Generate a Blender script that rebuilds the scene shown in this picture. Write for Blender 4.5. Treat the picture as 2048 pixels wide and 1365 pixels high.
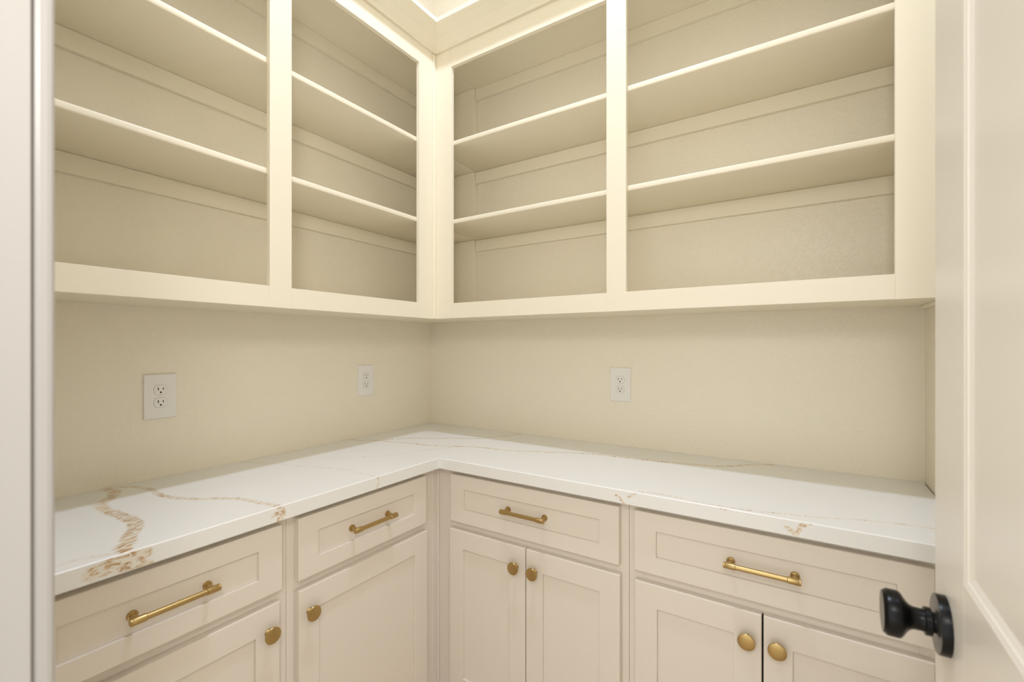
import bpy, bmesh, math
import numpy as np
from mathutils import Vector, Matrix

# ---------------------------------------------------------------- clear
for o in list(bpy.data.objects):
    bpy.data.objects.remove(o, do_unlink=True)
SC = bpy.context.scene
COL = SC.collection
K = 0.85                                   # survey units -> metres

def W(x, y, z):                            # survey units to metres
    return Vector((x * K, y * K, 0.914 + (z - 0.914) * K))

# ---------------------------------------------------------------- camera
cam_d = bpy.data.cameras.new('camera')
cam = bpy.data.objects.new('camera', cam_d)
COL.objects.link(cam)
SC.camera = cam
cam.location = W(1.9257, -2.072, 1.3795)
cam.rotation_euler = (math.radians(90), 0, math.radians(32.9254))
cam_d.sensor_width = 36.0
cam_d.lens = 916.8 / 2048 * 36
cam_d.shift_y = 10.1 / 2048
cam_d.clip_start = 0.02
cam_d.dof.use_dof = True
cam_d.dof.focus_distance = 1.9
cam_d.dof.aperture_fstop = 4.0

# ---------------------------------------------------------------- view, world, lights
SC.view_settings.view_transform = 'Standard'
SC.view_settings.look = 'None'
SC.view_settings.exposure = 0.0
SC.view_settings.gamma = 1.0
SC.view_settings.use_curve_mapping = False

wd = bpy.data.worlds.new('hall_light')
SC.world = wd
wd.use_nodes = True
wd.node_tree.nodes['Background'].inputs[0].default_value = (0.98, 1.0, 1.0, 1)
wd.node_tree.nodes['Background'].inputs[1].default_value = 1.8

CEIL = 3.50
LX, LY = 1.262 * K, -1.07 * K               # ceiling lamp, middle of the pantry
def area(name, loc, size, power, color, target=None, shape='DISK'):
    d = bpy.data.lights.new(name, 'AREA')
    d.shape = shape
    d.size = size
    d.energy = power
    d.color = color
    o = bpy.data.objects.new(name, d)
    COL.objects.link(o)
    o.location = loc
    if target is not None:
        o.rotation_euler = (Vector(target) - Vector(loc)).to_track_quat('-Z', 'Y').to_euler()
    return o
area('ceiling_lamp_light', (LX, LY, CEIL - 0.016), 0.12, 25.0, (0.69, 0.78, 1.0))
area('flash_fill_light', (1.68, -1.97, 1.86), 0.22, 5.2, (1.0, 0.95, 0.93), (0.0, -0.8, 1.4))  # unseen flash added behind the camera, placed to fill the left side

# ---------------------------------------------------------------- materials
def new_mat(name):
    m = bpy.data.materials.new(name)
    m.use_nodes = True
    nt = m.node_tree
    return m, nt, nt.nodes['Principled BSDF']

def paint(name, col, rough=0.4, bump=0.0, scale=120.0, spec=0.5, detail=3.0, mott=0.0):
    m, nt, b = new_mat(name)
    b.inputs['Base Color'].default_value = (*col, 1)
    b.inputs['Roughness'].default_value = rough
    b.inputs['Specular IOR Level'].default_value = spec
    tc = nt.nodes.new('ShaderNodeTexCoord')
    if bump > 0:
        n = nt.nodes.new('ShaderNodeTexNoise')
        n.inputs['Scale'].default_value = scale
        n.inputs['Detail'].default_value = detail
        n.inputs['Roughness'].default_value = 0.5
        bp = nt.nodes.new('ShaderNodeBump')
        bp.inputs['Strength'].default_value = bump
        bp.inputs['Distance'].default_value = 0.002
        nt.links.new(tc.outputs['Object'], n.inputs['Vector'])
        nt.links.new(n.outputs['Fac'], bp.inputs['Height'])
        nt.links.new(bp.outputs['Normal'], b.inputs['Normal'])
    if mott > 0:
        n2 = nt.nodes.new('ShaderNodeTexNoise')
        n2.inputs['Scale'].default_value = 3.0
        n2.inputs['Detail'].default_value = 2.0
        mr = nt.nodes.new('ShaderNodeMapRange')
        mr.inputs['To Min'].default_value = rough - mott
        mr.inputs['To Max'].default_value = rough + mott
        nt.links.new(tc.outputs['Object'], n2.inputs['Vector'])
        nt.links.new(n2.outputs['Fac'], mr.inputs['Value'])
        nt.links.new(mr.outputs['Result'], b.inputs['Roughness'])
    return m

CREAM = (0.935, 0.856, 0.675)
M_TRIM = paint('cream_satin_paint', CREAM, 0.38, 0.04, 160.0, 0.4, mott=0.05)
def wall_paint():
    m, nt, b = new_mat('cream_wall_paint')
    L = nt.links.new; N = nt.nodes.new
    b.inputs['Base Color'].default_value = (0.93, 0.852, 0.685, 1)
    b.inputs['Roughness'].default_value = 0.36
    b.inputs['Specular IOR Level'].default_value = 0.5
    tc = N('ShaderNodeTexCoord')
    a = N('ShaderNodeTexNoise'); a.inputs['Scale'].default_value = 75; a.inputs['Detail'].default_value = 4; a.inputs['Distortion'].default_value = 0.8
    L(tc.outputs['Object'], a.inputs['Vector'])
    r = N('ShaderNodeMapRange'); r.interpolation_type = 'SMOOTHSTEP'
    r.inputs['From Min'].default_value = 0.46; r.inputs['From Max'].default_value = 0.60
    L(a.outputs['Fac'], r.inputs['Value'])
    f = N('ShaderNodeTexNoise'); f.inputs['Scale'].default_value = 260; f.inputs['Detail'].default_value = 3
    L(tc.outputs['Object'], f.inputs['Vector'])
    b1 = N('ShaderNodeBump'); b1.inputs['Strength'].default_value = 0.35; b1.inputs['Distance'].default_value = 0.0012
    L(f.outputs['Fac'], b1.inputs['Height'])
    b2 = N('ShaderNodeBump'); b2.inputs['Strength'].default_value = 0.38; b2.inputs['Distance'].default_value = 0.0012
    L(r.outputs['Result'], b2.inputs['Height']); L(b1.outputs['Normal'], b2.inputs['Normal'])
    L(b2.outputs['Normal'], b.inputs['Normal'])
    return m
M_WALL = wall_paint()
M_CEIL = paint('ceiling_paint', (0.93, 0.90, 0.82), 0.8, 0.3, 150.0, 0.2)
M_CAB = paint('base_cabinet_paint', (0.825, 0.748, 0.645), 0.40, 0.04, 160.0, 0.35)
M_DOOR = paint('door_semigloss_paint', (0.86, 0.80, 0.69), 0.30, 0.03, 60.0, 0.5, mott=0.04)
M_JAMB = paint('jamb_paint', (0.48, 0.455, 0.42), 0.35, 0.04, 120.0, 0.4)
M_PLASTIC = paint('white_plastic', (0.90, 0.87, 0.81), 0.28, 0, spec=0.5)
M_DARK = paint('dark_slot', (0.015, 0.012, 0.010), 0.7, 0, spec=0.1)
M_BLACK = paint('matte_black_metal', (0.004, 0.004, 0.004), 0.28, 0.05, 300.0, 0.22)
M_FACE = paint('black_satin_face', (0.05, 0.047, 0.042), 0.28, 0.02, 300.0, 0.9)
M_INSIDE = paint('cabinet_inside', (0.30, 0.25, 0.19), 0.7, 0, spec=0.2)

def brass():
    m, nt, b = new_mat('brushed_brass')
    b.inputs['Metallic'].default_value = 1.0
    b.inputs['Base Color'].default_value = (0.50, 0.355, 0.15, 1)
    b.inputs['Roughness'].default_value = 0.34
    tc = nt.nodes.new('ShaderNodeTexCoord')
    n = nt.nodes.new('ShaderNodeTexNoise')
    n.inputs['Scale'].default_value = 400
    n.inputs['Detail'].default_value = 2
    bp = nt.nodes.new('ShaderNodeBump')
    bp.inputs['Strength'].default_value = 0.08
    bp.inputs['Distance'].default_value = 0.001
    nt.links.new(tc.outputs['Object'], n.inputs['Vector'])
    nt.links.new(n.outputs['Fac'], bp.inputs['Height'])
    nt.links.new(bp.outputs['Normal'], b.inputs['Normal'])
    return m
M_BRASS = brass()

def oak():
    m, nt, b = new_mat('oak_floor')
    tc = nt.nodes.new('ShaderNodeTexCoord')
    mp = nt.nodes.new('ShaderNodeMapping')
    mp.inputs['Scale'].default_value = (18, 1.2, 1)
    n = nt.nodes.new('ShaderNodeTexNoise')
    n.inputs['Scale'].default_value = 3
    n.inputs['Detail'].default_value = 6
    r = nt.nodes.new('ShaderNodeValToRGB')
    r.color_ramp.elements[0].color = (0.58, 0.45, 0.32, 1)
    r.color_ramp.elements[1].color = (0.70, 0.58, 0.44, 1)
    nt.links.new(tc.outputs['Object'], mp.inputs['Vector'])
    nt.links.new(mp.outputs['Vector'], n.inputs['Vector'])
    nt.links.new(n.outputs['Fac'], r.inputs['Fac'])
    nt.links.new(r.outputs['Color'], b.inputs['Base Color'])
    b.inputs['Roughness'].default_value = 0.45
    return m
M_OAK = oak()

def quartz():
    m, nt, b = new_mat('veined_quartz')
    L = nt.links.new
    N = nt.nodes.new
    tc = N('ShaderNodeTexCoord')
    at = N('ShaderNodeAttribute'); at.attribute_name = 'vein'       # R distance/width, G strength
    sp = N('ShaderNodeSeparateColor'); L(at.outputs['Color'], sp.inputs['Color'])
    # ragged edge
    n1 = N('ShaderNodeTexNoise'); n1.inputs['Scale'].default_value = 70; n1.inputs['Detail'].default_value = 5
    L(tc.outputs['Object'], n1.inputs['Vector'])
    ma = N('ShaderNodeMath'); ma.operation = 'MULTIPLY_ADD'
    L(n1.outputs['Fac'], ma.inputs[0]); ma.inputs[1].default_value = 0.32; ma.inputs[2].default_value = -0.16
    ad = N('ShaderNodeMath'); ad.operation = 'ADD'
    L(sp.outputs['Red'], ad.inputs[0]); L(ma.outputs[0], ad.inputs[1])
    body = N('ShaderNodeMapRange'); body.interpolation_type = 'SMOOTHSTEP'
    body.inputs['From Min'].default_value = 0.42; body.inputs['From Max'].default_value = 0.20
    body.inputs['To Min'].default_value = 0; body.inputs['To Max'].default_value = 1
    L(ad.outputs[0], body.inputs['Value'])
    # streaks drawn out on the diagonal
    mr_ = N('ShaderNodeMapping'); mr_.inputs['Rotation'].default_value = (0, 0, math.radians(-18))
    L(tc.outputs['Object'], mr_.inputs['Vector'])
    mp = N('ShaderNodeMapping'); mp.inputs['Scale'].default_value = (190, 42, 190)
    L(mr_.outputs['Vector'], mp.inputs['Vector'])
    n2 = N('ShaderNodeTexNoise'); n2.inputs['Scale'].default_value = 1.0; n2.inputs['Detail'].default_value = 5
    n2.inputs['Roughness'].default_value = 0.62; n2.inputs['Distortion'].default_value = 0.5
    L(mp.outputs['Vector'], n2.inputs['Vector'])
    st = N('ShaderNodeMapRange'); st.interpolation_type = 'SMOOTHSTEP'
    st.inputs['From Min'].default_value = 0.47; st.inputs['From Max'].default_value = 0.62
    L(n2.outputs['Fac'], st.inputs['Value'])
    n3 = N('ShaderNodeTexNoise'); n3.inputs['Scale'].default_value = 14; n3.inputs['Detail'].default_value = 2
    L(tc.outputs['Object'], n3.inputs['Vector'])
    pt = N('ShaderNodeMapRange'); pt.interpolation_type = 'SMOOTHSTEP'
    pt.inputs['From Min'].default_value = 0.40; pt.inputs['From Max'].default_value = 0.58
    L(n3.outputs['Fac'], pt.inputs['Value'])
    def mul(a, b_):
        k = N('ShaderNodeMath'); k.operation = 'MULTIPLY'
        L(a, k.inputs[0])
        if isinstance(b_, float): k.inputs[1].default_value = b_
        else: L(b_, k.inputs[1])
        return k.outputs[0]
    bs = mul(body.outputs[0], sp.outputs['Green'])
    pale = mul(bs, 0.50)
    dark = mul(bs, st.outputs[0])
    deep = mul(dark, pt.outputs[0])
    base = N('ShaderNodeTexNoise'); base.inputs['Scale'].default_value = 5
    L(tc.outputs['Object'], base.inputs['Vector'])
    cr = N('ShaderNodeValToRGB')
    cr.color_ramp.elements[0].color = (0.875, 0.86, 0.81, 1); cr.color_ramp.elements[1].color = (0.895, 0.88, 0.83, 1)
    L(base.outputs['Fac'], cr.inputs['Fac'])
    def mix(f, a, c):
        x = N('ShaderNodeMix'); x.data_type = 'RGBA'
        L(f, x.inputs['Factor']); L(a, x.inputs['A']); x.inputs['B'].default_value = (*c, 1)
        return x.outputs['Result']
    c1 = mix(pale, cr.outputs['Color'], (0.80, 0.69, 0.50))
    c2 = mix(dark, c1, (0.62, 0.39, 0.16))
    c3 = mix(deep, c2, (0.42, 0.21, 0.055))
    L(c3, b.inputs['Base Color'])
    b.inputs['Roughness'].default_value = 0.30
    b.inputs['Specular IOR Level'].default_value = 0.4
    return m
M_QUARTZ = quartz()

def emit(name, col, s):
    m, nt, b = new_mat(name)
    b.inputs['Base Color'].default_value = (0.9, 0.9, 0.9, 1)
    b.inputs['Emission Color'].default_value = (*col, 1)
    b.inputs['Emission Strength'].default_value = s
    return m
M_LENS = emit('lamp_lens', (0.95, 0.97, 1.0), 4.0)

# ---------------------------------------------------------------- builders
def link(name, bm, mat, parent=None, smooth=False):
    bmesh.ops.recalc_face_normals(bm, faces=bm.faces)
    me = bpy.data.meshes.new(name)
    o = bpy.data.objects.new(name, me)
    off = parent_origin(parent) if parent is not None else Vector((0, 0, 0))
    if parent is None:
        # origin at the foot of the mesh
        mn = Vector((min(v.co.x for v in bm.verts), min(v.co.y for v in bm.verts), min(v.co.z for v in bm.verts)))
        mx = Vector((max(v.co.x for v in bm.verts), max(v.co.y for v in bm.verts), mn.z))
        off = (mn + mx) / 2
        o.location = off
    bmesh.ops.translate(bm, verts=bm.verts, vec=-off)
    bm.to_mesh(me); bm.free()
    mats = mat if isinstance(mat, (list, tuple)) else [mat]
    for m in mats: me.materials.append(m)
    if smooth:
        for p in me.polygons: p.use_smooth = True
        try: me.set_sharp_from_angle(angle=math.radians(32))
        except Exception: pass
    COL.objects.link(o)
    if parent is not None: o.parent = parent
    return o

def parent_origin(p):
    v = Vector((0, 0, 0))
    while p is not None:
        v += p.location
        p = p.parent
    return v

def thing(name, label, cat, loc, group=None):
    o = bpy.data.objects.new(name, None)
    COL.objects.link(o)
    o.location = loc
    o.empty_display_size = 0.1
    o['label'] = label; o['category'] = cat
    if group: o['group'] = group
    return o

def struct(o):
    o['kind'] = 'structure'
    return o

def box_bm(p0, p1, bev=0.0, seg=2, bm=None):
    """axis-aligned box between two metre points"""
    if bm is None: bm = bmesh.new()
    lo = [min(a, b) for a, b in zip(p0, p1)]; hi = [max(a, b) for a, b in zip(p0, p1)]
    vs = [bm.verts.new((x, y, z)) for x in (lo[0], hi[0]) for y in (lo[1], hi[1]) for z in (lo[2], hi[2])]
    fs = [(0, 1, 3, 2), (4, 6, 7, 5), (0, 4, 5, 1), (2, 3, 7, 6), (0, 2, 6, 4), (1, 5, 7, 3)]
    faces = [bm.faces.new([vs[i] for i in f]) for f in fs]
    if bev > 0:
        es = list({e for f in faces for e in f.edges})
        bmesh.ops.bevel(bm, geom=es, offset=bev, segments=seg, affect='EDGES', profile=0.5)
    return bm

def P(side, u, d, z):
    """u along the wall from the corner, d out of the wall (survey units)"""
    return W(d, -u, z) if side == 'L' else W(u, -d, z)

def sbox(side, u0, u1, d0, d1, z0, z1, bev=0.0012, seg=2, bm=None):
    return box_bm(P(side, u0, d0, z0), P(side, u1, d1, z1), bev, seg, bm)

def lathe(bm, origin, axis, prof, n=40, mi=None):
    """prof: list of (t along axis, radius) in metres, optional third = material index"""
    axis = Vector(axis).normalized()
    ref = Vector((0, 0, 1)) if abs(axis.z) < 0.9 else Vector((1, 0, 0))
    a = axis.cross(ref).normalized(); b = axis.cross(a)
    rings = []
    for pr in prof:
        t, r = pr[0], pr[1]
        c = Vector(origin) + axis * t
        if r < 1e-6: rings.append([bm.verts.new(c)])
        else: rings.append([bm.verts.new(c + (a * math.cos(2 * math.pi * i / n) + b * math.sin(2 * math.pi * i / n)) * r) for i in range(n)])
    for k in range(len(rings) - 1):
        r0, r1 = rings[k], rings[k + 1]
        idx = prof[k + 1][2] if len(prof[k + 1]) > 2 else 0
        for i in range(n):
            j = (i + 1) % n
            if len(r0) == 1 and len(r1) == 1: continue
            if len(r0) == 1: f = bm.faces.new((r0[0], r1[i], r1[j]))
            elif len(r1) == 1: f = bm.faces.new((r0[i], r1[0], r0[j]))
            else: f = bm.faces.new((r0[i], r1[i], r1[j], r0[j]))
            f.material_index = idx
    return bm

# ---------------------------------------------------------------- room shell (metres)
XW = 2.2575 * K                            # right-hand wall
YF = -1.651                                # inner face of the doorway wall
T = 0.115
def wall(name, p0, p1, mat=M_WALL):
    return struct(link(name, box_bm(p0, p1), mat))
struct(link('floor', box_bm((-T, -3.6, -0.05), (XW + T, T, 0)), M_OAK))
struct(link('ceiling', box_bm((-T, YF - T, CEIL), (XW + T, T, CEIL + 0.08)), M_CEIL))
wall('wall_left', (-T, YF - T, 0), (0, T, CEIL))
wall('wall_back', (0, 0, 0), (XW, T, CEIL))
wall('wall_right', (XW, YF - T, 0), (XW + T, T, CEIL))
JL, JR, HEAD = 1.055, 1.826, 2.06          # door opening
bm = box_bm((0, YF - T, 0), (JL - 0.018, YF, CEIL))
box_bm((JR + 0.018, YF - T, 0), (XW, YF, CEIL), bm=bm)
box_bm((JL - 0.018, YF - T, HEAD + 0.018), (JR + 0.018, YF, CEIL), bm=bm)
struct(link('wall_front', bm, M_WALL))
# door lining and casing
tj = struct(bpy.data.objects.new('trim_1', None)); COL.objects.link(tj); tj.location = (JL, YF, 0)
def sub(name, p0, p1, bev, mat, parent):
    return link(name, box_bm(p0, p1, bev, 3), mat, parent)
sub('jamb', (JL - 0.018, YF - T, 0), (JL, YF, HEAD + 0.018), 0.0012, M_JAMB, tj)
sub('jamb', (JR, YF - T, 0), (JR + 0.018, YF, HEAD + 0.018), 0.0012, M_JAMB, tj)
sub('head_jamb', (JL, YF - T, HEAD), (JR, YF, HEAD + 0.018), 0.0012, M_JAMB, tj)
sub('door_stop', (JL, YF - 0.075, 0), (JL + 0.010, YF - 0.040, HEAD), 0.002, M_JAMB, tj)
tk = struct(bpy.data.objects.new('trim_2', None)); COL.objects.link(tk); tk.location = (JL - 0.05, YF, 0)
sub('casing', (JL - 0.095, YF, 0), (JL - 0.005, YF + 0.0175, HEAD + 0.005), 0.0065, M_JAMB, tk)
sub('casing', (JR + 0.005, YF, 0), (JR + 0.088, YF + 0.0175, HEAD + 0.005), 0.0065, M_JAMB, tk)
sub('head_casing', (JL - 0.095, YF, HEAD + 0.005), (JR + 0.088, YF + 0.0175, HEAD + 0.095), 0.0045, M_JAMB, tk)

# ---------------------------------------------------------------- open wall cabinets
FD = 0.377                                 # front of the face frame
FT = 0.019
ZB, ZO, ZT, ZR, ZI = 1.513, 1.586, 2.727, 2.90, 2.825
LEVELS = [(1.974, 1.995), (2.3555, 2.3775)]
LEND = 1.9424
def stile(side, u0, u1, par, z0=ZB, z1=ZR):
    return link('stile', sbox(side, u0, u1, FD - FT, FD, z0, z1, 0.0008), M_TRIM, par)
def upper(side, u0, u1, stiles, label, loc):
    t = thing('wall_cabinet', label, 'cabinet', loc)
    for a, b in stiles: stile(side, a, b, t)
    for (a0, a1), (b0, b1) in zip(stiles[:-1], stiles[1:]):
        link('bottom_rail', sbox(side, a1, b0, FD - FT, FD, ZB + 0.0004, ZO, 0.0008), M_TRIM, t)
        link('top_rail', sbox(side, a1, b0, FD - FT, FD, ZT, ZR, 0.0008), M_TRIM, t)
    e = 0.0005
    link('bottom_panel', sbox(side, u0 + e, u1 - e, e, FD - FT, 1.5175, ZO - 0.001, 0.0), M_TRIM, t)
    link('top_panel', sbox(side, u0 + e, u1 - e, e, FD - FT, ZI, ZI + 0.02, 0.0), M_TRIM, t)
    for zb, zt in LEVELS:
        link('shelf', sbox(side, u0 + e, u1 - e, e, FD - FT - e, zb, zt, 0.0035, 3), M_TRIM, t, smooth=True)
    c0 = u0 if side == 'L' else 0.352
    for zt in (LEVELS[0][0], LEVELS[1][0], ZI):
        a = 0.031 if side == 'L' else c0
        link('cleat', sbox(side, a, u1 - e, e, 0.019, zt - 0.0625, zt - 0.0003, 0.0012), M_TRIM, t)
    return t
tL = upper('L', 0.0, LEND, [(FD, 0.488), (1.126, 1.2055), (1.86, LEND - 0.0005)],
           'cream open-shelved wall cabinet along the left wall', W(0.19, -1.0, ZB))
tR = upper('R', FD - FT + 0.0005, 2.2565, [(FD, 0.4795), (1.265, 1.3435), (2.133, 2.2565)],
           'cream open-shelved wall cabinet along the right-hand wall, reaching the open door', W(1.3, -0.19, ZB))
# closing boards at the blind end of the left run, one in each tier
for z0, z1 in ((ZO - 0.001, LEVELS[0][0]), (LEVELS[0][1], LEVELS[1][0]), (LEVELS[1][1], ZI)):
    link('end_board', box_bm(W(0.0195, -0.0305, z0 + 0.0004), W(0.3495, -0.0005, z1 - 0.0004), 0.0015), M_TRIM, tL)
    pass
link('corner_strip', sbox('L', FD, FD + 0.021, FD, FD + 0.006, ZB + 0.001, 2.813, 0.002, 3), M_TRIM, tL)
link('scribe_strip', box_bm(W(2.2445, -FD + FT + 0.002, 1.5055), W(2.2570, -0.001, 1.5173), 0.002, 3), M_TRIM, tR)

# crown moulding over the frames, mitred in the corner
PROF = [(0.0005, 2.814), (0.0120, 2.814), (0.0140, 2.816), (0.0150, 2.820), (0.0140, 2.824), (0.0170, 2.829),
        (0.040, 2.856), (0.070, 2.881), (0.082, 2.889), (0.086, 2.893), (0.089, 2.894), (0.089, 2.914), (0.0005, 2.914)]
def crown(side, uend):
    bm = bmesh.new()
    r0 = [bm.verts.new(P(side, FD + a, FD + a, z)) for a, z in PROF]
    r1 = [bm.verts.new(P(side, uend, FD + a, z)) for a, z in PROF]
    n = len(PROF)
    for i in range(n):
        j = (i + 1) % n
        bm.faces.new((r0[i], r0[j], r1[j], r1[i]))
    bm.faces.new(r0); bm.faces.new(r1[::-1])
    return bm
link('crown_moulding', crown('L', LEND - 0.0005), M_TRIM, tL)
link('crown_moulding', crown('R', 2.2565), M_TRIM, tR)
link('frame_top', sbox('L', FD, LEND - 0.0005, FD - FT, FD, ZR, 2.914, 0), M_TRIM, tL)
link('frame_top', sbox('R', FD, 2.2565, FD - FT, FD, ZR, 2.914, 0), M_TRIM, tR)

# ---------------------------------------------------------------- worktop
CD, CT, CB = 0.635, 0.914, 0.8705
VEINS = [
  ('t',[(0.008, -1.538), (0.063, -1.532), (0.119, -1.554), (0.157, -1.584), (0.183, -1.602), (0.242, -1.608), (0.306, -1.603), (0.378, -1.596), (0.429, -1.596), (0.486, -1.612), (0.524, -1.637), (0.569, -1.654), (0.598, -1.672), (0.627, -1.677)],0.016,1),
  ('t',[(0.018, -1.513), (0.031, -1.497), (0.048, -1.481), (0.096, -1.469), (0.144, -1.458), (0.194, -1.467), (0.244, -1.467), (0.291, -1.457), (0.338, -1.437), (0.378, -1.411), (0.41, -1.387), (0.456, -1.357), (0.507, -1.343), (0.557, -1.337), (0.599, -1.327), (0.638, -1.322)],0.01,0.85),
  ('t',[(-0.001, -0.631), (0.011, -0.589), (0.075, -0.582), (0.145, -0.536), (0.165, -0.506), (0.202, -0.436), (0.265, -0.389), (0.325, -0.356), (0.434, -0.285), (0.522, -0.239), (0.556, -0.181), (0.594, -0.127), (0.626, -0.061), (0.646, 0.004)],0.008,0.8),
  ('t',[(0.145, -0.536), (0.204, -0.526), (0.279, -0.509), (0.343, -0.492), (0.43, -0.484), (0.501, -0.454), (0.582, -0.411), (0.624, -0.391), (0.672, -0.381), (0.738, -0.376), (0.801, -0.372), (0.853, -0.352), (0.898, -0.323), (0.97, -0.297), (1.071, -0.248), (1.175, -0.219), (1.284, -0.217), (1.383, -0.202), (1.472, -0.192), (1.567, -0.167), (1.624, -0.153), (1.679, -0.117), (1.719, -0.069), (1.763, -0.034), (1.818, -0.005)],0.008,0.85),
  ('t',[(0.198, -0.982), (0.23, -0.904), (0.312, -0.835), (0.423, -0.735), (0.452, -0.659), (0.481, -0.577), (0.521, -0.501), (0.582, -0.411)],0.003,0.45),
  ('t',[(0.015, -1.126), (0.141, -1.059), (0.271, -1.03), (0.37, -0.99), (0.47, -0.966), (0.554, -0.967), (0.622, -0.964)],0.003,0.55),
  ('t',[(1.474, -0.624), (1.517, -0.609), (1.579, -0.613), (1.653, -0.624), (1.764, -0.621), (1.809, -0.613), (1.884, -0.589), (1.942, -0.579), (1.997, -0.557), (2.039, -0.535), (2.074, -0.526), (2.123, -0.516), (2.198, -0.507)],0.0035,0.6),
  ('t',[(0.588, -1.787), (0.589, -1.749), (0.62, -1.685)],0.006,0.35),
  ('l',[(1.645, 0.9), (1.669, 0.9), (1.69, 0.899), (1.713, 0.894), (1.737, 0.89)],0.016,0.9),
  ('l',[(1.633, 0.869), (1.669, 0.881), (1.702, 0.883)],0.01,0.6),
  ('l',[(1.32, 0.907), (1.31, 0.893), (1.317, 0.877), (1.325, 0.867)],0.01,0.8),
  ('l',[(1.342, 0.89), (1.332, 0.893), (1.32, 0.901)],0.006,0.7),
  ('l',[(0.961, 0.914), (0.953, 0.897), (0.962, 0.877)],0.004,0.6),
  ('r',[(1.398, 0.894), (1.412, 0.886), (1.425, 0.871)],0.004,0.6),
  ('r',[(1.439, 0.895), (1.474, 0.916)],0.004,0.7),
  ('r',[(1.7, 0.915), (1.718, 0.911), (1.745, 0.916)],0.004,0.6),
  ('r',[(1.876, 0.891), (1.886, 0.885), (1.897, 0.875), (1.908, 0.902), (1.932, 0.916)],0.006,0.8),
]
def seg_dist(px, py, a, b):
    ax, ay = a; bx, by = b
    dx, dy = bx - ax, by - ay
    t = np.clip(((px - ax) * dx + (py - ay) * dy) / (dx * dx + dy * dy + 1e-12), 0, 1)
    return np.hypot(px - ax - t * dx, py - ay - t * dy)
def vein_field(kind, px, py):
    d = np.full(px.shape, 9.0); s = np.zeros(px.shape)
    for k, pts, w, st in VEINS:
        if k != kind: continue
        dm = np.full(px.shape, 9.0)
        for a, b in zip(pts[:-1], pts[1:]):
            dm = np.minimum(dm, seg_dist(px, py, a, b))
        r = dm / w * 0.33
        m = r < d
        s = np.where(m, st, s); d = np.minimum(d, r)
    return np.clip(d, 0, 1), s
def grid_patch(V, F, C, o, u, v, kind, plane):
    lu, lv = u.length, v.length
    nu, nv = max(1, int(round(lu / 0.0045))), max(1, int(round(lv / 0.0045)))
    base = len(V)
    S = []
    for i in range(nu + 1):
        for j in range(nv + 1):
            p = o + u * (i / nu) + v * (j / nv)
            S.append(p); V.append(W(*p))
    arr = np.array([tuple(p) for p in S])
    a, b = plane(arr)
    d, s = vein_field(kind, a, b)
    C.extend(zip(d.tolist(), s.tolist()))
    for i in range(nu):
        for j in range(nv):
            q = base + i * (nv + 1) + j
            F.append((q, q + 1, q + nv + 2, q + nv + 1))
def worktop():
    V, F, C = [], [], []
    b = 0.0025
    XE, YE = 2.2535, LEND - 0.0015
    top = lambda r: (r[:, 0], r[:, 1])
    lf = lambda r: (-r[:, 1], r[:, 2])
    rf = lambda r: (r[:, 0], r[:, 2])
    O = Vector
    g = 0.0008
    grid_patch(V, F, C, O((g, -YE, CT)), O((CD - b - g, 0, 0)), O((0, YE - g, 0)), 't', top)
    grid_patch(V, F, C, O((CD - b, -CD + b, CT)), O((XE - CD + b, 0, 0)), O((0, CD - b - g, 0)), 't', top)
    grid_patch(V, F, C, O((CD, -YE, CB)), O((0, YE - CD, 0)), O((0, 0, CT - b - CB)), 'l', lf)
    grid_patch(V, F, C, O((CD, -CD, CB)), O((XE - CD, 0, 0)), O((0, 0, CT - b - CB)), 'r', rf)
    # eased edge between the top and the fronts
    def quad(*ps, kind=None):
        q = len(V)
        for p in ps: V.append(W(*p)); C.append((1.0, 0.0))
        F.append((q, q + 1, q + 2, q + 3))
    quad((CD - b, -YE, CT), (CD - b, -CD + b, CT), (CD, -CD, CT - b), (CD, -YE, CT - b))
    quad((CD - b, -CD + b, CT), (XE, -CD + b, CT), (XE, -CD, CT - b), (CD, -CD, CT - b))
    quad((g, -YE, CB), (CD, -YE, CB), (CD, -g, CB), (g, -g, CB))
    quad((CD, -CD, CB), (XE, -CD, CB), (XE, -g, CB), (CD, -g, CB))
    quad((XE, -CD, CB), (XE, -g, CB), (XE, -g, CT), (XE, -CD, CT - b))
    quad((g, -YE, CB), (CD, -YE, CB), (CD, -YE, CT - b), (g, -YE, CT))
    quad((g, -YE, CB), (g, -g, CB), (g, -g, CT), (g, -YE, CT))
    quad((g, -g, CB), (XE, -g, CB), (XE, -g, CT), (g, -g, CT))
    me = bpy.data.meshes.new('worktop')
    loc = W(CD / 2, -CD / 2, CB)
    me.from_pydata([tuple(v - loc) for v in V], [], F)
    at = me.color_attributes.new('vein', 'FLOAT_COLOR', 'POINT')
    buf = np.zeros((len(V), 4), np.float32)
    buf[:, :2] = np.array(C, np.float32); buf[:, 3] = 1
    at.data.foreach_set('color', buf.ravel())
    bm = bmesh.new(); bm.from_mesh(me)
    bmesh.ops.recalc_face_normals(bm, faces=bm.faces)
    for f in bm.faces:                      # tops up, fronts outwards
        if abs(f.normal.z) > 0.9:
            want = 1 if f.calc_center_median().z > 0.02 else -1
            if f.normal.z * want < 0: f.normal_flip()
    bm.to_mesh(me); bm.free()
    me.materials.append(M_QUARTZ)
    o = bpy.data.objects.new('worktop', me)
    COL.objects.link(o); o.location = loc
    o['label'] = 'L-shaped white quartz worktop with gold and brown veining'
    o['category'] = 'worktop'
    return o
worktop()

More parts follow.
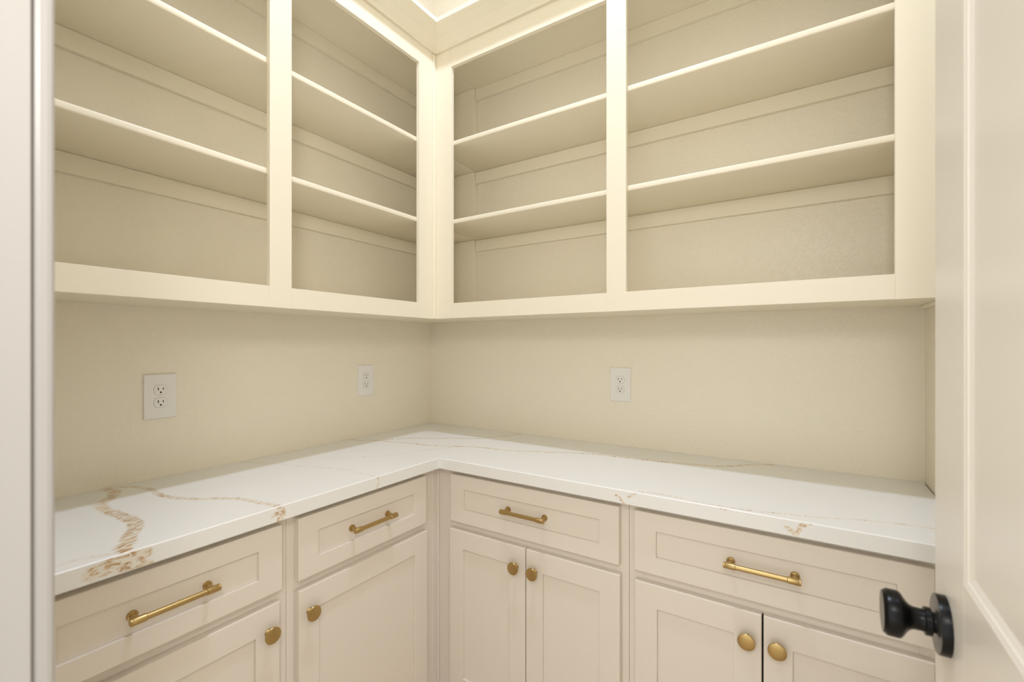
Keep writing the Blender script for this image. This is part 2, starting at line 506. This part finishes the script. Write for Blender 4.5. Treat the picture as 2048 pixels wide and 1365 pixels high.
# ---------------------------------------------------------------- base cabinets
FF, DF = 0.588, 0.612                      # face frame front, door front
RC = 0.0085                                # depth of the panel recess
ZF = 0.914 - 0.914 / K                     # floor in survey units
def frame_front(side, u0, u1, z0, z1, st, ra, d0=FF + 0.0012, d1=DF):
    """shaker frame: outer rectangle with a through opening"""
    bm = bmesh.new()
    O = [(u0, z0), (u1, z0), (u1, z1), (u0, z1)]
    I = [(u0 + st, z0 + ra), (u1 - st, z0 + ra), (u1 - st, z1 - ra), (u0 + st, z1 - ra)]
    of = [bm.verts.new(P(side, u, d1, z)) for u, z in O]; ob = [bm.verts.new(P(side, u, d0, z)) for u, z in O]
    jf = [bm.verts.new(P(side, u, d1, z)) for u, z in I]; jb = [bm.verts.new(P(side, u, d0, z)) for u, z in I]
    for i in range(4):
        j = (i + 1) % 4
        bm.faces.new((of[i], of[j], jf[j], jf[i])); bm.faces.new((ob[i], jb[i], jb[j], ob[j]))
        bm.faces.new((of[i], ob[i], ob[j], of[j])); bm.faces.new((jf[i], jf[j], jb[j], jb[i]))
    bmesh.ops.recalc_face_normals(bm, faces=bm.faces)
    outer = [e for e in bm.edges if (e.verts[0] in of and e.verts[1] in of)]
    inner = [e for e in bm.edges if (e.verts[0] in jf and e.verts[1] in jf)]
    bmesh.ops.bevel(bm, geom=outer, offset=0.0022, segments=3, affect='EDGES', profile=0.5)
    inner = [e for e in inner if e.is_valid]
    bmesh.ops.bevel(bm, geom=inner, offset=0.0008, segments=2, affect='EDGES', profile=0.5)
    return bm
def panel_bm(side, u0, u1, z0, z1, st, ra):
    g = 0.0003
    return sbox(side, u0 + st + g, u1 - st - g, FF + 0.0014, DF - RC, z0 + ra + g, z1 - ra - g, 0)
def axis_of(side):
    return Vector((1, 0, 0)) if side == 'L' else Vector((0, -1, 0))
def pull_bm(side, uc, zc):
    bm = bmesh.new()
    ax = axis_of(side); ua = Vector((0, -1, 0)) if side == 'L' else Vector((1, 0, 0))
    for s in (-1, 1):
        o = P(side, uc + s * 0.0795, DF - RC, zc)
        lathe(bm, o, ax, [(0, 0), (0, .0098), (.0030, .0098), (.0048, .0088), (.0055, .0062), (.009, .0056), (.0295, .0056), (.0295, 0)], 28)
        e = P(side, uc + s * 0.095, 0.639, zc)
        lathe(bm, e, -s * ua, [(0, 0), (0, .0060), (.0008, .0072), (.003, .0076), (.004, .0072), (.005, .0076), (.0262, .0076), (.0272, .0068), (.0276, .0058), (.030, .0055), (.030, 0)], 28)
    a = P(side, uc - 0.066, 0.639, zc)
    L_ = 2 * 0.066 * K
    lathe(bm, a, ua, [(0, 0), (0, .0062), (L_, .0062), (L_, 0)], 28)
    return bm
def knob_bm(side, u, z):
    bm = bmesh.new()
    lathe(bm, P(side, u, DF, z), axis_of(side),
          [(0, 0), (0, .0092), (.0022, .0092), (.0034, .0080), (.0055, .0068), (.013, .0066), (.0160, .0080), (.0180, .0130),
           (.0190, .0185), (.0200, .0196), (.0220, .0197), (.0232, .0190), (.0243, .0150), (.0250, .0090), (.0253, .0)], 48)
    return bm
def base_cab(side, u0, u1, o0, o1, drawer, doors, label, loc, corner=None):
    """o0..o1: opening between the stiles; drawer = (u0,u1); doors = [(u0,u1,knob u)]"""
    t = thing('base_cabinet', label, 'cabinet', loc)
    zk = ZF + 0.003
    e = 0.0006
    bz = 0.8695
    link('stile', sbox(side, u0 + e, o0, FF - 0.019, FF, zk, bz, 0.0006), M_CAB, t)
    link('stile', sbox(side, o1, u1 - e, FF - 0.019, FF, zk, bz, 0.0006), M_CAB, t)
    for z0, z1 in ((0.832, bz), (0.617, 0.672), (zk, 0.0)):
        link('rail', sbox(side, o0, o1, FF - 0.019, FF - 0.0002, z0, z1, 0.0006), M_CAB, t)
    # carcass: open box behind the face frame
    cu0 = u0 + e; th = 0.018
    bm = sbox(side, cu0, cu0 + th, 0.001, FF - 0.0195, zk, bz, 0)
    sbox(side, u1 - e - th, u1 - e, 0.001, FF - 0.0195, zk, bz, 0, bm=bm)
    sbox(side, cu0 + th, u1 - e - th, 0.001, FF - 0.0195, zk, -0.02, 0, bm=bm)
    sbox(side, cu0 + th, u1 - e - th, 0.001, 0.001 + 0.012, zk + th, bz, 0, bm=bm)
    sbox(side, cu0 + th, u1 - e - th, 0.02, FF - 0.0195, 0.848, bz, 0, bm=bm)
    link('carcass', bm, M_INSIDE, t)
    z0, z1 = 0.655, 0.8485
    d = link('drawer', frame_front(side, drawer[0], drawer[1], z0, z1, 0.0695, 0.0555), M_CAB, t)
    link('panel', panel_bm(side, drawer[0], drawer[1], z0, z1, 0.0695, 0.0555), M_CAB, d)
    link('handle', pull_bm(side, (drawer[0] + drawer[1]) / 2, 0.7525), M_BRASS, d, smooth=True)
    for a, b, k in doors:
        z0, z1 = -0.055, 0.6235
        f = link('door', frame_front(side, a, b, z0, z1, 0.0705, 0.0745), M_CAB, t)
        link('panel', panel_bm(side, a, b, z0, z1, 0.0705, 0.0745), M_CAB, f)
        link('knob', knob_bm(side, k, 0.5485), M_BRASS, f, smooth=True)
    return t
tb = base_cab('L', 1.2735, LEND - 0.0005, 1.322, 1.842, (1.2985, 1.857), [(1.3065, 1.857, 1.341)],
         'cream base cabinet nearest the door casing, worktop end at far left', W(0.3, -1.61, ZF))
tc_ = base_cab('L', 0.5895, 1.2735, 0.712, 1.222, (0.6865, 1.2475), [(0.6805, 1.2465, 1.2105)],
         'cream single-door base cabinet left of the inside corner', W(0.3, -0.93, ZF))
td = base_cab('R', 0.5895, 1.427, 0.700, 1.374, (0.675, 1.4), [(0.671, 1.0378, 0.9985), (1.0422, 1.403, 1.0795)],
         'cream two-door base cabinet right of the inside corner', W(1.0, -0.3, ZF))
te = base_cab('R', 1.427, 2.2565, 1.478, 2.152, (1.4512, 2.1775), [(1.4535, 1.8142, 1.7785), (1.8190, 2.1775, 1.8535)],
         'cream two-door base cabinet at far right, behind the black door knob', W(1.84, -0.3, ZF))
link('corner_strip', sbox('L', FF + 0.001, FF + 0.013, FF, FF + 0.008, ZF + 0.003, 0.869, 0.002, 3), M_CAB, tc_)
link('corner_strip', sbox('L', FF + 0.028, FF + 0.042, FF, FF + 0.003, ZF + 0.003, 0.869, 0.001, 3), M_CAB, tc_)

# ---------------------------------------------------------------- outlets
def outlet(side, uc, zc, label, h, w=0.0975, off=0.0):
    t = thing('electrical_outlet', label, 'outlet', P(side, uc, 0.001, zc - h / 2))
    bm = sbox(side, uc - w / 2, uc + w / 2, 0.0006, 0.0072, zc - h / 2, zc + h / 2, 0)
    n = axis_of(side)
    fr = [f for f in bm.faces if f.normal.dot(n) > 0.9 or True]
    bmesh.ops.recalc_face_normals(bm, faces=bm.faces)
    fr = [f for f in bm.faces if f.normal.dot(n) > 0.9]
    es = list({e for f in fr for e in f.edges})
    bmesh.ops.bevel(bm, geom=es, offset=0.0035, segments=4, affect='EDGES', profile=0.6)
    link('cover_plate', bm, M_PLASTIC, t, smooth=True)
    o0 = P(side, uc + off, 0.0072, zc)
    ua = Vector((0, -1, 0)) if side == 'L' else Vector((1, 0, 0))
    # as one faces the wall, right is +x on the back wall and +y on the left wall
    ra = Vector((0, 1, 0)) if side == 'L' else Vector((1, 0, 0))
    up = Vector((0, 0, 1))
    for s in (1, -1):
        c = o0 + up * (0.0190 * s)
        pts = []
        R, H = 0.0172, 0.0142
        a0 = math.asin(H / R)
        for k in range(17):
            a = -a0 + 2 * a0 * k / 16; pts.append((R * math.cos(a), R * math.sin(a)))
        for k in range(17):
            a = math.pi - a0 + 2 * a0 * k / 16; pts.append((R * math.cos(a), R * math.sin(a)))
        def slab(pp, z0, z1, nm, mat, par, smooth=False):
            bm = bmesh.new()
            r0 = [bm.verts.new(c + ra * x + up * y + n * z0) for x, y in pp]
            r1 = [bm.verts.new(c + ra * x + up * y + n * z1) for x, y in pp]
            m = len(pp)
            for i in range(m): bm.faces.new((r0[i], r0[(i + 1) % m], r1[(i + 1) % m], r1[i]))
            bm.faces.new(r0[::-1]); bm.faces.new(r1)
            return link(nm, bm, mat, par)
        slab([(x * 1.045, y * 1.045) for x, y in pts], -0.0005, 0.00012, 'gap_shade', M_SHADOWGAP, t)  # grey slab painted as the shadow line round the receptacle
        rc = slab(pts, 0.0, 0.0012, 'receptacle', M_PLASTIC, t)
        for x, hh in ((-0.0064, 0.0046), (0.0064, 0.0038)):
            pp = [(x - 0.0011, -hh + 0.0035), (x + 0.0011, -hh + 0.0035), (x + 0.0011, hh + 0.0030), (x - 0.0011, hh + 0.0030)]
            slab(pp, 0.0011, 0.00135, 'slot', M_DARK, rc)
        pp = [(0.0026 * math.cos(a), -0.0072 + 0.0026 * math.sin(a)) for a in [math.pi * k / 10 for k in range(11)]] + [(-0.0026, -0.0092), (0.0026, -0.0092)]
        slab(pp, 0.0011, 0.00135, 'ground_hole', M_DARK, rc)
    bm = bmesh.new()
    lathe(bm, o0, n, [(0, 0), (0, .0030), (.0006, .0030), (.0012, .0018), (.0013, 0)], 20)
    link('screw', bm, M_PLASTIC, t, smooth=True)
    return t
M_SHADOWGAP = paint('gap_shade_grey', (0.42, 0.38, 0.33), 0.6, 0, spec=0.2)  # grey stands in for shade in the gap round each receptacle
outlet('L', 1.3885, 1.2025, 'white outlet on the left wall nearest the door casing', 0.156)
outlet('L', 0.4930, 1.2025, 'white outlet on the left wall close to the room corner', 0.156)
outlet('R', 1.1880, 1.2000, 'white outlet on the right-hand wall above the worktop', 0.156)

# ---------------------------------------------------------------- open door on the right (metres)
XD, DT = 1.7848, 0.035
Y0, Y1 = YF + 0.002, -0.902
door = struct(bpy.data.objects.new('door_1', None)); COL.objects.link(door)
door.location = (XD + DT / 2, (Y0 + Y1) / 2, 0.012)
SW = 0.143
zb, zt = 0.012, 2.045
pan = [(0.25, 0.82), (1.038, 1.905)]
link('door_stile', box_bm((XD, Y1 - SW, zb), (XD + DT, Y1, zt), 0.0018, 3), M_DOOR, door)
link('door_stile', box_bm((XD, Y0, zb), (XD + DT, Y0 + SW, zt), 0.0018, 3), M_DOOR, door)
ya, yb = Y0 + SW, Y1 - SW
for z0, z1 in ((zb, pan[0][0]), (pan[0][1], pan[1][0]), (pan[1][1], zt)):
    link('door_rail', box_bm((XD, ya, z0), (XD + DT, yb, z1), 0), M_DOOR, door)
def sticking(z0, z1):
    """sloped, stepped moulding round a panel on the pantry-side face"""
    prof = [(0.0, 0.0), (0.0008, 0.0005), (0.0060, 0.0019), (0.0066, 0.0029), (0.0125, 0.0047), (0.0150, 0.0056)]
    bm = bmesh.new()
    rings = []
    for w, dp in prof:
        rings.append([bm.verts.new((XD + dp, y, z)) for y, z in ((ya + w, z0 + w), (yb - w, z0 + w), (yb - w, z1 - w), (ya + w, z1 - w))])
    for a, b in zip(rings[:-1], rings[1:]):
        for i in range(4):
            j = (i + 1) % 4
            bm.faces.new((a[i], a[j], b[j], b[i]))
    back = [bm.verts.new((XD + 0.018, v.co.y, v.co.z)) for v in rings[0]]
    back2 = [bm.verts.new((XD + 0.018, v.co.y, v.co.z)) for v in rings[-1]]
    for i in range(4):
        j = (i + 1) % 4
        bm.faces.new((rings[0][i], back[i], back[j], rings[0][j]))
        bm.faces.new((back[i], back2[i], back2[j], back[j]))
        bm.faces.new((rings[-1][i], rings[-1][j], back2[j], back2[i]))
    return bm
for z0, z1 in pan:
    link('panel_moulding', sticking(z0, z1), M_DOOR, door)
    link('door_panel', box_bm((XD + 0.0054, ya + 0.001, z0 + 0.001), (XD + DT - 0.010, yb - 0.001, z1 - 0.001), 0), M_DOOR, door)
yk, zk_ = -0.968, 0.9521
kn = bmesh.new()
lathe(kn, (XD, yk, zk_), (-1, 0, 0), [
    (0.0112, 0), (0.0112, .0125), (.0135, .0125), (.0145, .0135), (.0150, .0165), (.0158, .0172), (.0215, .0172), (.0222, .0165), (.0225, .0140),
    (.0250, .0135), (.0330, .0138), (.0365, .0155), (.0395, .0185), (.0425, .0230), (.0450, .0268), (.0470, .0286), (.0490, .0292),
    (.0600, .0292), (.0612, .0286), (.0640, .0262), (.0650, .0256), (.0650, .0250, 1), (.0646, .0, 1)], 64)
k_o = link('door_knob', kn, [M_BLACK, M_FACE], door, smooth=True)
kr = bmesh.new()
lathe(kr, (XD, yk, zk_), (-1, 0, 0), [(0.0002, 0), (0.0002, .0362), (.0098, .0362), (.0106, .0358), (.0110, .0348, 1), (.0110, 0, 1)], 72)
link('rosette', kr, [M_BLACK, M_FACE], k_o, smooth=True)
link('latch_plate', box_bm((XD + 0.005, Y1 - 0.0002, zk_ - 0.028), (XD + DT - 0.005, Y1 + 0.0012, zk_ + 0.028), 0.0004), M_BLACK, door)
for zh in (0.25, 1.05, 1.85):
    hb = bmesh.new()
    lathe(hb, (XD - 0.004, Y0 - 0.001 + 0.012, zh - 0.045), (0, 0, 1), [(0, 0), (0, .006), (.09, .006), (.09, 0)], 20)
    link('hinge', hb, M_BLACK, door, smooth=True)

# ---------------------------------------------------------------- ceiling lamp (above the frame, lights the room)
t = thing('ceiling_light', 'round white recessed ceiling light in the middle of the pantry', 'light', (LX, LY, CEIL))
rb = bmesh.new()
lathe(rb, (LX, LY, CEIL), (0, 0, -1), [(0.0005, .068), (0.0005, .085), (.004, .085), (.006, .080), (.006, .070), (.0005, .068)], 48)
link('trim_ring', rb, M_PLASTIC, t, smooth=True)
lb = bmesh.new()
lathe(lb, (LX, LY, CEIL), (0, 0, -1), [(0.0008, 0), (0.0008, .067), (.004, .067), (.005, .0)], 40)
link('lens', lb, M_LENS, t, smooth=True)
